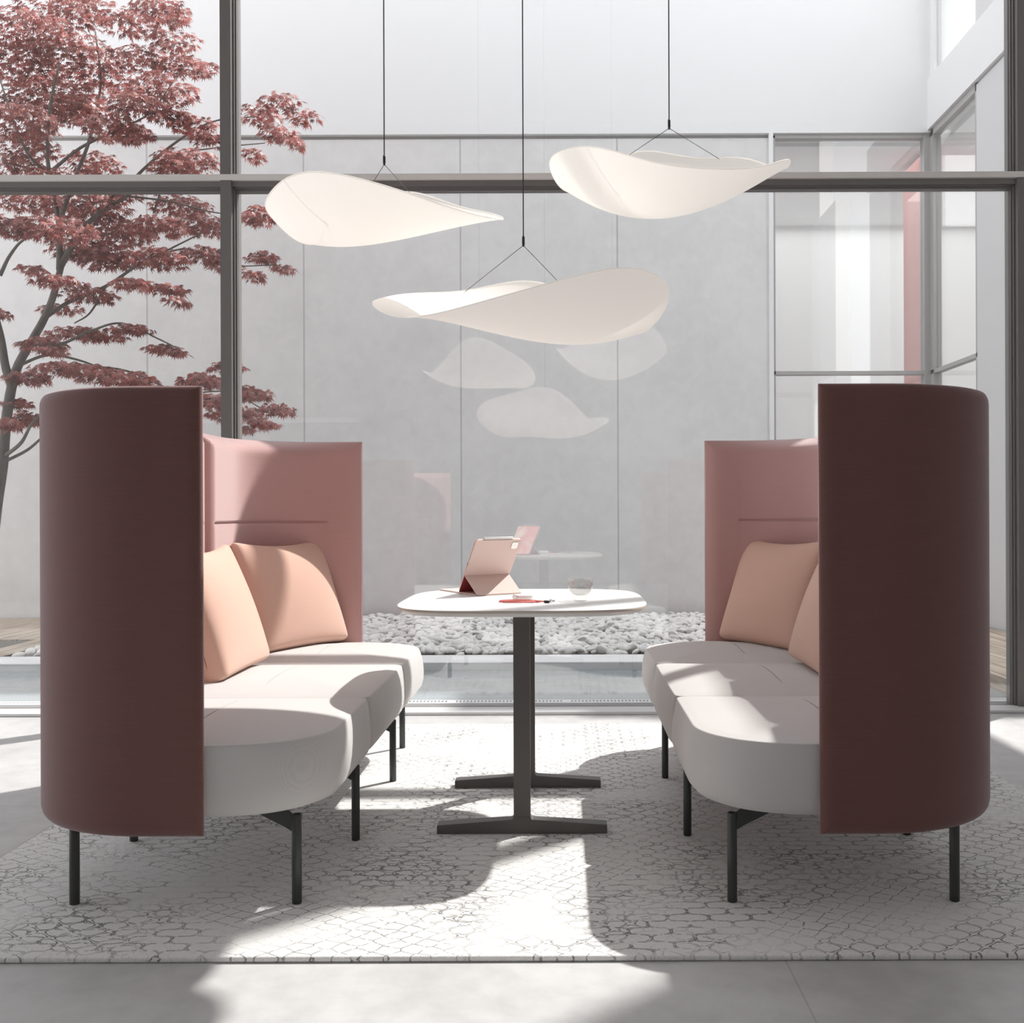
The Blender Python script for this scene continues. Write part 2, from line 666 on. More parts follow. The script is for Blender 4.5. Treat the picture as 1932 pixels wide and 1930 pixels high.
# ------------------------------------------------------------------ the room
GY = 5.268          # plane of the glazing
RX0, RX1, RYB, RH = -6.6, 3.78, -4.2, 6.7
struct(box_obj('floor', RX0, RX1, RYB, 5.36, -0.12, 0.0, M['floor']))
struct(box_obj('ceiling', RX0, RX1, RYB, 5.36, RH, RH + 0.2, M['room_wall']))
M['back_wall'] = mat_plain('back_wall_grey', (0.62, 0.61, 0.60), 0.9, var=0.02)
struct(box_obj('wall_back', RX0, RX1, RYB - 0.2, RYB, 0, RH, M['back_wall']))
struct(boxes_obj('wall_left', [(RX0 - 0.2, RX0, RYB - 0.2, -1.2, 0, RH), (RX0 - 0.2, RX0, 5.0, 5.36, 0, RH), (RX0 - 0.2, RX0, -1.2, 5.0, 4.3, RH)], M['room_wall']))
w5 = struct(boxes_obj('fill_window_left', [(RX0 - 0.14, RX0 - 0.04, y - 0.03, y + 0.03, 0, 4.3) for y in (-1.17, 0.87, 2.91, 4.97)] +  # unseen side window, added to let more sky light into the room
                      [(RX0 - 0.14, RX0 - 0.04, -1.14, 4.94, z, z + 0.05) for z in (0, 2.72, 4.25)], M['frame_metal']))
box_obj('pane', RX0 - 0.10, RX0 - 0.08, -1.14, 4.94, 0.05, 4.25, M['glass'], w5)
struct(box_obj('wall_right', RX1, RX1 + 0.2, RYB - 0.2, 5.36, 0, RH, M['room_wall']))
# pale sill strip set in the floor along the glazing
struct(box_obj('trim_1', RX0, RX1, 5.11, 5.25, 0.0, 0.016, M['sill'], bevel=0.003))

# glass wall: posts with stepped reveals, one transom, base rail
mull = [-1.733 - 4.118, -1.733, 2.385]
TZ0, TZ1 = 2.722, 2.776          # transom
bx = []
for mx in mull:
    bx.append((mx - 0.028, mx + 0.028, 5.20, 5.33, 0.0, RH))
    bx.append((mx - 0.036, mx + 0.036, 5.230, 5.325, 0.0, RH))
    bx.append((mx - 0.043, mx + 0.043, 5.248, 5.32, 0.0, RH))
xs = [RX0] + mull + [RX1]
for a, b in zip(xs[:-1], xs[1:]):
    bx.append((a, b, 5.215, 5.292, TZ0, TZ1))
    bx.append((a, b, 5.230, 5.290, TZ0 - 0.006, TZ1 + 0.002))
    bx.append((a, b, 5.245, 5.288, TZ0 - 0.018, TZ1 + 0.004))
    bx.append((a, b, 5.245, 5.30, 0.0, 0.014))
    bx.append((a, b, 5.26, 5.36, RH - 0.1, RH))
wfr = struct(boxes_obj('window_1', bx, M['frame_metal']))
M['fascia'] = mat_plain('pale_aluminium', (0.80, 0.765, 0.735), 0.4, 0.0)
box_obj('transom_cap', RX0, RX1, 5.195, 5.228, TZ1 - 0.026, TZ1 + 0.004, M['fascia'], wfr, bevel=0.002)
for a, b in zip(xs[:-1], xs[1:]):
    for z0, z1 in ((0.014, TZ0 - 0.018), (TZ1 + 0.004, RH - 0.1)):
        box_obj('pane', a + (0.043 if a > RX0 else 0), b - (0.043 if b < RX1 else 0), GY - 0.012, GY + 0.012, z0, z1, M['glass'], wfr)

# white ledge along the back wall of the room
struct(box_obj('trim_5', RX0, -2.95, RYB, RYB + 0.25, 2.33, 2.40, M['plaster']))

# ------------------------------------------------------------------ courtyard beyond the glass
BY = 10.0
WX = 3.66
PEB0 = 7.28
struct(box_obj('ground', -9, 3.66, 5.36, 10.2, -0.5, -0.2, M['concrete']))
tag(box_obj('drain_grille', -4.05, 2.62, 5.41, 5.50, -0.02, 0.006, M['grille'], bevel=0.002),
    'white perforated drain strip running outside along the foot of the glass wall', 'drain grille')
tag(box_obj('pool_water', -4.06, 2.62, 5.50, 6.92, -0.20, -0.055, M['water']),
    'still blue-grey water of the shallow pool outside the glass', 'water', kind='structure')
tag(box_obj('stone_kerb', -4.06, 2.62, 6.92, PEB0, -0.2, 0.0, M['plaster'], bevel=0.006),
    'long pale stone kerb between the pool and the white pebbles', 'kerb')
tag(box_obj('timber_deck', 2.62, WX - 0.02, 5.36, BY - 0.02, -0.2, 0.035, M['wood'], bevel=0.004),
    'planked timber deck strip under the right courtyard wall', 'deck')
TPX, TPY = -4.58, 8.0
struct(box_obj('ground_tree_pit', TPX - 0.25, TPX + 0.25, TPY - 0.25, TPY + 0.25, -0.2, -0.01, M['bark']))
tag(boxes_obj('timber_deck', [(-9, TPX - 0.26, 5.36, BY - 0.02, -0.2, 0.0), (TPX + 0.26, -4.06, 5.36, BY - 0.02, -0.2, 0.0),
                              (TPX - 0.26, TPX + 0.26, 5.36, TPY - 0.26, -0.2, 0.0), (TPX - 0.26, TPX + 0.26, TPY + 0.26, BY - 0.02, -0.2, 0.0)], M['wood']),
    'planked timber deck at the far left beneath the red maple', 'deck')

WT = 6.6
struct(box_obj('wall_courtyard', -9, 2.08, BY, BY + 0.25, -0.2, 4.735, M['concrete']))
struct(boxes_obj('wall_courtyard_upper', [(-9, WX + 0.1, BY - 0.03, BY + 0.25, 4.775, WT)], M['plaster']))
struct(box_obj('trim_2', -9, 2.08, BY + 0.03, BY + 0.2, 4.735, 4.775, M['far_frame']))
struct(box_obj('trim_3', 2.06, 2.10, BY - 0.035, BY + 0.25, -0.1, 4.775, M['plaster']))
# window in the far wall
w2 = struct(boxes_obj('window_2', [(2.10, 2.125, BY, BY + 0.1, 0, 4.76), (3.60, 3.66, BY - 0.01, BY + 0.1, 0, 4.76),
                                   (2.10, 3.62, BY, BY + 0.1, 4.735, 4.775), (2.10, 3.62, BY, BY + 0.1, 2.385, 2.42), (2.10, 3.62, BY, BY + 0.1, 0, 0.05)], M['far_frame']))
for z0, z1 in ((0.05, 2.385), (2.42, 4.735)):
    box_obj('pane', 2.125, 3.60, BY + 0.04, BY + 0.055, z0, z1, M['glass'], w2)
# right wing of the courtyard
WY0, WY1 = 8.14, 8.87
struct(boxes_obj('wall_courtyard_right', [(WX, WX + 0.2, WY0, WY1, 0, 4.78), (WX, WX + 0.2, 8.42, WY1, 5.30, 5.56)], M['grey_panel']))
struct(box_obj('trim_4', WX - 0.03, WX + 0.25, WY0, BY - 0.03, 4.80, 5.30, M['plaster']))
w3 = struct(boxes_obj('window_3', [(WX, WX + 0.08, WY1, WY1 + 0.03, 0, 4.80), (WX, WX + 0.08, BY - 0.09, BY, 0, 4.80), (WX, WX + 0.08, WY1, BY, 4.73, 4.80),
                                   (WX, WX + 0.08, WY1, BY, 2.385, 2.42), (WX, WX + 0.08, WY1, BY, 0, 0.05)], M['far_frame']))
for z0, z1 in ((0.05, 2.385), (2.42, 4.73)):
    box_obj('pane', WX + 0.03, WX + 0.045, WY1 + 0.03, BY - 0.09, z0, z1, M['glass'], w3)
w4 = struct(boxes_obj('window_4', [(WX, WX + 0.08, WY1, WY1 + 0.02, 5.30, 6.25), (WX, WX + 0.08, BY - 0.12, BY - 0.03, 5.30, 6.25)], M['plaster']))
box_obj('pane', WX + 0.03, WX + 0.045, WY1 + 0.02, BY - 0.12, 5.30, 6.25, M['glass'], w4)
struct(boxes_obj('sun_block_wall', [(WX, WX + 0.2, 5.365, 6.65, 2.85, 5.18), (WX, WX + 0.2, 5.365, 5.50, 0, 2.85), (WX, WX + 0.2, 6.55, 6.65, 0, 2.85)], M['plaster']))  # unseen wall added to keep sun off the right side, opening passes a strip
# rooms behind those windows
struct(boxes_obj('wall_far_rooms', [(1.85, 1.95, BY + 0.25, 13.2, 0, 6.3), (1.85, 6.8, 13.1, 13.2, 0, 6.3), (6.7, 6.8, WY0, 13.2, 0, 5.3), (6.7, 6.8, WY1, 13.2, 5.3, 6.3),
                                    (WX + 0.2, 6.8, WY0 - 0.1, WY0, 0, 5.2), (WX + 0.2, 6.8, WY1, WY1 + 0.05, 5.3, 6.3)], M['plaster']))
struct(boxes_obj('floor_far_rooms', [(1.85, 6.8, BY + 0.25, 13.2, -0.1, 0.0), (WX + 0.2, 6.8, WY0, BY + 0.25, -0.1, 0.0)], M['plaster']))
struct(boxes_obj('ceiling_far_rooms', [(1.85, 6.8, BY + 0.25, 13.2, 4.74, 4.85), (WX + 0.2, 6.8, WY0, BY + 0.25, 4.74, 4.85),
                                       (1.85, 6.8, BY + 0.25, 13.2, 6.3, 6.4), (WX, 6.8, WY1, BY + 0.25, 6.3, 6.4), (WX + 0.2, 6.8, 8.42, WY1, 5.5, 5.56)], M['plaster']))
tag(box_obj('wall_panel', 3.72, 3.80, 10.35, 10.95, 0, 4.70, M['pink_panel']), 'tall narrow pink panel inside the window in the courtyard corner', 'panel')

# pebbles
random.seed(4)


def pebble_mesh(i):
    bm = bmesh.new()
    bmesh.ops.create_icosphere(bm, subdivisions=2, radius=1)
    rnd = random.Random(i)
    ph = [rnd.uniform(0, 6) for _ in range(6)]
    for v in bm.verts:
        c = v.co
        k = 1 + 0.10 * math.sin(2.1 * c.x + ph[0]) + 0.10 * math.sin(2.4 * c.y + ph[1]) + 0.07 * math.sin(3 * c.z + ph[2])
        v.co = Vector((c.x * k * 0.040, c.y * k * 0.031, c.z * k * 0.020))
    me = bpy.data.meshes.new('pebble')
    bm.to_mesh(me)
    bm.free()
    me.polygons.foreach_set('use_smooth', [True] * len(me.polygons))
    return me


peb_me = []
for i in range(6):
    me = pebble_mesh(i)
    me.materials.append(M['pebble'][(0, 0, 1, 0, 1, 2)[i]])
    peb_me.append(me)
spots = []
yy = PEB0 + 0.08
while yy < BY - 0.10:
    xx = -3.97 + random.uniform(0, 0.07)
    while xx < 2.53:
        spots.append((xx + random.uniform(-.02, .02), yy + random.uniform(-.02, .02), random.uniform(-0.014, 0.024)))
        xx += random.uniform(0.052, 0.080)
    yy += 0.052
box_obj('x', 0, 0.01, 0, 0.01, 0, 0.01, None)
bpy.data.objects.remove(bpy.data.objects['x'])
# those nearest the glass and in open view are separate stones, the rest one bed
vis = [s for s in spots if -0.75 < s[0] < 1.15 and s[1] < PEB0 + 1.05]
vis.sort(key=lambda s: s[1])
near_set = set(vis[:300])
for s in vis[:300]:
    r = random.choices(range(6), (5, 5, 3, 5, 3, 2))[0]
    o = bpy.data.objects.new('pebble', peb_me[r])
    COL.objects.link(o)
    k = random.uniform(0.8, 1.25)
    o.scale = (k, k, k)
    o.location = (s[0], s[1], s[2] + 0.006)
    o.rotation_euler = (random.uniform(-.5, .5), random.uniform(-.5, .5), random.uniform(0, 6.3))
    tag(o, 'smooth white pebble lying near the stone kerb in the courtyard bed', 'pebble', 'pebbles in the courtyard bed')
pts_np = [np.array([v.co[:] for v in me.vertices]) for me in peb_me]
fcs_np = [np.array([p.vertices[:] for p in me.polygons]) for me in peb_me]
AV, AF, AM = [], [], []
off = 0
for s in spots:
    if s in near_set:
        continue
    r = random.choices(range(6), (5, 5, 3, 5, 3, 2))[0]
    k = random.uniform(0.8, 1.3)
    R = np.array((Matrix.Rotation(random.uniform(0, 6.3), 3, 'Z') @ Matrix.Rotation(random.uniform(-.5, .5), 3, 'X') @ Matrix.Rotation(random.uniform(-.5, .5), 3, 'Y')))
    AV.append(pts_np[r] @ R.T * k + np.array([s[0], s[1], s[2] + 0.006]))
    AF.append(fcs_np[r] + off)
    AM.append(np.full(len(fcs_np[r]), (0, 0, 1, 0, 1, 2)[r]))
    off += len(pts_np[r])


def np_mesh(name, V, Fc, mats, midx):
    V = np.concatenate(V).astype(np.float32)
    Fc = np.concatenate(Fc).astype(np.int32)
    me = bpy.data.meshes.new(name)
    me.vertices.add(len(V))
    me.vertices.foreach_set('co', V.ravel())
    k = Fc.shape[1]
    me.loops.add(Fc.size)
    me.loops.foreach_set('vertex_index', Fc.ravel())
    me.polygons.add(len(Fc))
    me.polygons.foreach_set('loop_start', np.arange(0, Fc.size, k, dtype=np.int32))
    me.polygons.foreach_set('loop_total', np.full(len(Fc), k, dtype=np.int32))
    for m in mats:
        me.materials.append(m)
    me.polygons.foreach_set('material_index', np.concatenate(midx).astype(np.int32))
    me.polygons.foreach_set('use_smooth', np.ones(len(Fc), dtype=bool))
    me.update()
    me.validate()
    o = bpy.data.objects.new(name, me)
    COL.objects.link(o)
    return o


tag(np_mesh('pebbles', AV, AF, M['pebble'], AM), 'bed of white and grey pebbles along the concrete courtyard wall', 'pebbles', 'pebbles in the courtyard bed', 'stuff')
struct(box_obj('ground_pebble_bed', -4.06, 2.62, PEB0, BY, -0.2, -0.022, M['bark']))

# ------------------------------------------------------------------ maple tree
TY = 8.0
tree = empty('maple_tree', at(-28, 1236, TY) * 1.0)
tree.location.z = -0.01
tag(tree, 'red-leaved maple tree with layered foliage outside the glass at left', 'tree')
tb = tree.location.copy()


def tpath(pts):
    out = []
    for p in pts:
        q = at(p[0], p[1], TY + (p[2] if len(p) > 2 else 0)) - tb
        out.append(q)
    return out


def limb(name, pts, r0, r1, parent=tree):
    P = smooth_line(tpath(pts), 6)
    n = len(P)
    rad = [r0 + (r1 - r0) * (i / (n - 1)) for i in range(n)]
    return tube_obj(name, P, rad, M['bark'], parent, 8)


limb('trunk', [(-28, 1236), (-20, 1080), (-8, 960), (4, 880), (10, 810), (20, 740), (34, 690), (62, 640), (84, 600), (100, 560), (116, 500)], 0.052, 0.024)
BR = [
    ([(22, 730), (10, 690), (2, 640), (-12, 580), (-30, 480)], 0.05, 0.03),
    ([(116, 500), (150, 440), (190, 400), (240, 370), (290, 330, .2)], 0.036, 0.012),
    ([(112, 510), (112, 440), (105, 380), (90, 300, -.2), (95, 200, -.2), (112, 120, -.2)], 0.036, 0.010),
    ([(112, 420), (140, 340), (170, 260), (190, 160, .3), (180, 60, .3)], 0.026, 0.008),
    ([(100, 320), (150, 280), (210, 250), (280, 215), (330, 150)], 0.02, 0.006),
    ([(118, 350), (60, 300, -.3), (30, 240, -.3), (0, 150, -.3)], 0.02, 0.007),
    ([(84, 600), (130, 570, .2), (200, 540, .2), (260, 500, .2), (300, 480, .2), (380, 440, .2)], 0.026, 0.007),
    ([(200, 540, .2), (170, 590, .3), (140, 610, .3)], 0.014, 0.006),
    ([(120, 480), (180, 420, .4), (260, 330, .4), (330, 270, .4), (400, 230, .4), (480, 220, .4)], 0.024, 0.006),
    ([(290, 400, .2), (330, 300, .2), (400, 280, .2), (500, 270, .2)], 0.012, 0.005),
    ([(62, 640), (110, 650, -.2), (170, 625, -.2), (230, 610, -.2), (300, 640, -.2), (340, 660, -.2)], 0.02, 0.005),
    ([(34, 690), (90, 670, .3), (150, 680, .3), (220, 705, .3), (300, 720, .3)], 0.02, 0.005),
    ([(150, 690, .3), (240, 700, .4), (340, 740, .4), (430, 740, .4), (510, 780, .4)], 0.014, 0.005),
    ([(10, 860), (40, 835, -.3), (60, 800, -.3), (90, 770, -.3)], 0.022, 0.010),
    ([(6, 872), (50, 850, .2), (80, 825, .2), (110, 800, .2)], 0.02, 0.010),
    ([(300, 480, .2), (360, 470, .2), (430, 500, .2), (520, 500, .2)], 0.012, 0.005),
    ([(0, 520), (20, 480), (50, 450), (110, 440)], 0.022, 0.007),
    ([(240, 370), (320, 380, .1), (400, 400, .1), (490, 410, .1)], 0.013, 0.005),
]
for pts, r0, r1 in BR:
    limb('branch', pts, r0 * 0.72, r1 * 0.8)

PADS = [
    (50, 55, 100, 30), (165, 10, 60, 22), (105, 25, 85, 22), (300, 18, 60, 22), (245, 42, 60, 20), (330, 28, 30, 14), (40, 120, 80, 36), (140, 95, 90, 28), (330, 75, 50, 18),
    (270, 110, 60, 20), (340, 122, 50, 18), (90, 180, 100, 38), (190, 150, 80, 26), (300, 165, 75, 24), (375, 125, 38, 14), (40, 225, 70, 34), (140, 205, 70, 30),
    (250, 195, 60, 22), (55, 275, 60, 26), (210, 240, 60, 24), (320, 215, 45, 16), (370, 236, 46, 16), (30, 310, 60, 18), (175, 305, 56, 22), (250, 250, 40, 18), (350, 300, 66, 20),
    (330, 320, 50, 14), (395, 262, 34, 14), (530, 190, 42, 14), (575, 218, 36, 12), (490, 215, 44, 20), (525, 250, 40, 14), (475, 292, 26, 10), (560, 270, 20, 9), (110, 330, 50, 10),
    (60, 378, 70, 18), (160, 385, 80, 22), (230, 365, 40, 12), (340, 385, 60, 18), (110, 430, 70, 26), (25, 425, 40, 26), (215, 435, 76, 28), (300, 425, 56, 20),
    (385, 425, 56, 20), (485, 405, 36, 20), (150, 470, 60, 20), (200, 485, 66, 24), (300, 485, 56, 22), (385, 480, 46, 18), (495, 485, 32, 14), (535, 506, 20, 8), (480, 520, 24, 9), (425, 500, 36, 12),
    (110, 530, 56, 10), (170, 555, 56, 15), (315, 545, 42, 11), (250, 535, 40, 12), (60, 508, 30, 8), (335, 568, 24, 8), (115, 582, 40, 9), (0, 590, 12, 10),
    (80, 648, 46, 16), (145, 628, 56, 14), (250, 620, 40, 10), (310, 658, 40, 10), (195, 632, 46, 12), (100, 660, 30, 10), (335, 665, 20, 7),
    (55, 712, 46, 15), (135, 695, 76, 15), (225, 712, 76, 16), (300, 735, 40, 10), (380, 718, 46, 18), (430, 692, 36, 14), (470, 742, 46, 18), (520, 772, 36, 13),
    (445, 780, 56, 18), (500, 800, 32, 10), (400, 755, 36, 15), (450, 810, 30, 8), (50, 788, 38, 16), (18, 800, 20, 14), (30, 760, 30, 10), (410, 720, 30, 10),
]
rl = random.Random(11)


def leaf_proto():
    tips = [(0, 1.0), (38, 0.92), (74, 0.72), (112, 0.45), (-38, 0.92), (-74, 0.72), (-112, 0.45)]
    order = [3, 2, 1, 0, 4, 5, 6]
    ang = [tips[i] for i in order]
    V = [(0, 0, 0), (0, -0.12, 0.0)]
    rim = []
    for i, (a, r) in enumerate(ang):
        w = math.radians(a)
        rim.append((math.sin(w) * r, math.cos(w) * r, -0.30 * r * r))
        if i < len(ang) - 1:
            a2 = math.radians((a + ang[i + 1][0]) / 2)
            rim.append((math.sin(a2) * 0.34, math.cos(a2) * 0.34, -0.02))
    V += rim
    n = len(rim)
    Fs = [(0, 2 + i + 1, 2 + i) for i in range(n - 1)]
    Fs += [(0, 2, 1), (0, 1, 2 + n - 1)]
    return np.array(V), np.array(Fs)


LV, LF = leaf_proto()
AV, AF, AM = [], [], []
off = 0
for (px, py, hw, hh) in PADS:
    Yd = TY + rl.uniform(-0.55, 0.55)
    c = at(px, py, Yd)
    sc = Yd / F_PX
    ax, az = hw * sc * 1.03, hh * sc * 0.86
    ay = max(0.16, min(0.34, ax * 0.9))
    n = int(hw * hh * PI / (19 if py < 340 else 15)) + 14
    for _ in range(n):
        while True:
            u, v, w = rl.uniform(-1, 1), rl.uniform(-1, 1), rl.uniform(-1, 1)
            if u * u + v * v + w * w < 1:
                break
        pos = c + Vector((u * ax, v * ay, w * az - 0.25 * az * (u * u + v * v)))
        pos -= tb
        d = Vector((u * 0.9 + rl.uniform(-.6, .6), v * 0.6 - 0.25 + rl.uniform(-.6, .6), -0.50 + rl.uniform(-.35, .25))).normalized()
        up = Vector((rl.uniform(-.45, .45), rl.uniform(-.75, .15), 1.0))
        side = d.cross(up).normalized()
        up = side.cross(d)
        size = rl.uniform(0.033, 0.056)
        R = np.array([side, d, up])
        AV.append(LV @ R * size + np.array(pos))
        AF.append(LF + off)
        AM.append(np.full(len(LF), rl.choices((0, 1, 2, 3), (5, 4, 3, 1.2))[0]))
        off += len(LV)
fo = np_mesh('foliage', AV, AF, M['leaf'], AM)
fo.parent = tree

# ------------------------------------------------------------------ rug
RUG_T = 0.014
RX, RY0, RY1 = 1.668, 2.305, 4.84
bm = bmesh.new()
add_box(bm, -RX, RX, RY0, RY1, 0.0005, RUG_T, bevel=0.005, seg=3)
rug = bm_obj('rug', bm, M['rug'], smooth=True)
tag(rug, 'pale grey rug with dark broken lattice line pattern under the sofas', 'rug')

# ------------------------------------------------------------------ sofas
SL, SU, SR = 2.031, 0.544, 0.386      # length, reach of the end wings, corner radius
Z_B, Z_T = 0.232, 1.345
SEG = [SU - SR, SR * PI / 2, SL - 2 * SR, SR * PI / 2, SU - SR]
STOT = sum(SEG)


def back_path(s):
    """point and inward normal on the outer line of the back, in (u, v)"""
    if s <= SEG[0]:
        return (SU - s, 0.0), (0.0, 1.0)
    s -= SEG[0]
    if s <= SEG[1]:
        w = s / SR
        return (SR - SR * math.sin(w), SR - SR * math.cos(w)), (math.sin(w), math.cos(w))
    s -= SEG[1]
    if s <= SEG[2]:
        return (0.0, SR + s), (1.0, 0.0)
    s -= SEG[2]
    if s <= SEG[3]:
        w = s / SR
        return (SR - SR * math.cos(w), SL - SR + SR * math.sin(w)), (math.cos(w), -math.sin(w))
    s -= SEG[3]
    return (SR + s, SL), (0.0, -1.0)


def graded(a, b, step, extra=()):
    e = [0, 0.002, 0.005, 0.009, 0.014, 0.020, 0.028, 0.038, 0.050, 0.064, 0.080]
    L = [a + x for x in e] + [b - x for x in e]
    n = max(2, int((b - a - 0.16) / step))
    L += [a + 0.08 + (b - a - 0.16) * i / n for i in range(1, n)]
    L += list(extra)
    return sorted(set(round(x, 5) for x in L))


def pad(name, s0, s1, z0, z1, off_fn, back_off, mat, parent, crease=None):
    ss = graded(s0, s1, 0.035)
    ex = []
    if crease:
        ex = [crease[0] + d for d in (-0.016, -0.011, -0.007, -0.004, -0.0015, 0.0015, 0.004, 0.007, 0.011, 0.016)]
        for c in (crease[1], crease[2]):
            ss = sorted(set(ss + [round(c + d, 5) for d in (-0.012, -0.006, 0, 0.006, 0.012)]))
    zs = graded(z0, z1, 0.05, ex)
    V, UV, Fc = [], [], []
    ns, nz = len(ss), len(zs)
    for s in ss:
        (u, v), (nu, nv) = back_path(s)
        for z in zs:
            e = min(s - s0, s1 - s)
            o = off_fn(e, z - z0, z1 - z, s)
            if crease:
                w = max(0.0, min(1.0, (s - crease[1]) / 0.02)) * max(0.0, min(1.0, (crease[2] - s) / 0.02))
                dz = z - crease[0]
                o -= w * 0.011 * math.exp(-(dz / 0.005) ** 2)
                if dz < 0:
                    o -= w * 0.003 * math.exp(dz / 0.02)
            V.append((-(u + nu * o), v + nv * o - SL / 2, z))
            UV.append((s, z))
    for i in range(ns - 1):
        for j in range(nz - 1):
            Fc.append((i * nz + j, i * nz + j + 1, (i + 1) * nz + j + 1, (i + 1) * nz + j))
    # back face of the pad, following the same line
    b0 = len(V)
    for s in ss:
        (u, v), (nu, nv) = back_path(s)
        for z in (z0, z1):
            V.append((-(u + nu * back_off), v + nv * back_off - SL / 2, z))
            UV.append((s, z))
    for i in range(ns - 1):
        Fc.append((b0 + 2 * i, b0 + 2 * i + 2, b0 + 2 * i + 3, b0 + 2 * i + 1))
        Fc.append((i * nz, (i + 1) * nz, b0 + 2 * i + 2, b0 + 2 * i))
        Fc.append(((i + 1) * nz + nz - 1, i * nz + nz - 1, b0 + 2 * i + 1, b0 + 2 * i + 3))
    for i, flip in ((0, False), (ns - 1, True)):
        loop = [i * nz + j for j in range(nz)] + [b0 + 2 * i + 1, b0 + 2 * i]
        Fc.append(tuple(loop if flip else loop[::-1]))
    o = mesh_obj(name, V, Fc, mat, parent, True, UV)
    bm = bmesh.new()
    bm.from_mesh(o.data)
    bmesh.ops.recalc_face_normals(bm, faces=bm.faces)
    bm.to_mesh(o.data)
    bm.free()
    return o


def pil(t):
    t = max(0.0, min(1.0, t))
    return math.sqrt(max(0.0, 1 - (1 - t) ** 2))


def seat_outline(module):
    """closed outline (u, v, bulge weight) of one seat cushion, walked from the back round the front"""
    a, b = module * SL / 3, (module + 1) * SL / 3
    g = 0.0015
    u0, u1 = 0.065, 0.826
    cr = 0.03
    P = []

    def arc(cu, cv, ru, rv, w0, w1, n, wt, e=1.0):
        for i in range(n + 1):
            w = w0 + (w1 - w0) * i / n
            c, s = math.cos(w), math.sin(w)
            P.append((cu + ru * math.copysign(abs(c) ** e, c), cv + rv * math.copysign(abs(s) ** e, s), wt if e == 1.0 else min(1.0, 1.6 * abs(c)) ** 1.5))

    # back-low, front-low, front-high, back-high corners (v grows)
    if module == 0:
        arc(SR, SR, SR - 0.065, SR - 0.065, PI, 1.5 * PI, 10, 0.0)
        P.append((0.45, 0.060, 0.0))
        P.append((0.495, 0.034, 0.0))
        arc(0.545, 0.268, u1 - 0.545, 0.242, -PI / 2, 0, 22, 1.0, 0.94)
    else:
        arc(u0 + cr, a + g + cr, cr, cr, PI, 1.5 * PI, 4, 0.0)
        for f in (0.2, 0.4, 0.6, 0.8):
            P.append((u0 + (u1 - u0) * f, a + g, 0.0))
        arc(u1 - cr, a + g + cr, cr, cr, -PI / 2, 0, 5, 0.5)
    lo, hi = (0.268 if module == 0 else a + g + cr), (SL - 0.268 if module == 2 else b - g - cr)
    for f in (0.1, 0.25, 0.5, 0.75, 0.9):
        P.append((u1, lo + (hi - lo) * f, 1.0))
    if module == 2:
        arc(0.545, SL - 0.268, u1 - 0.545, 0.242, 0, PI / 2, 22, 1.0, 0.94)
        P.append((0.495, SL - 0.034, 0.0))
        P.append((0.45, SL - 0.060, 0.0))
        arc(SR, SL - SR, SR - 0.065, SR - 0.065, PI / 2, PI, 10, 0.0)
    else:
        arc(u1 - cr, b - g - cr, cr, cr, 0, PI / 2, 5, 0.5)
        for f in (0.8, 0.6, 0.4, 0.2):
            P.append((u0 + (u1 - u0) * f, b - g, 0.0))
        arc(u0 + cr, b - g - cr, cr, cr, PI / 2, PI, 4, 0.0)
    out = []
    for p in P:
        if not out or (abs(p[0] - out[-1][0]) + abs(p[1] - out[-1][1])) > 1e-4:
            out.append(p)
    return out


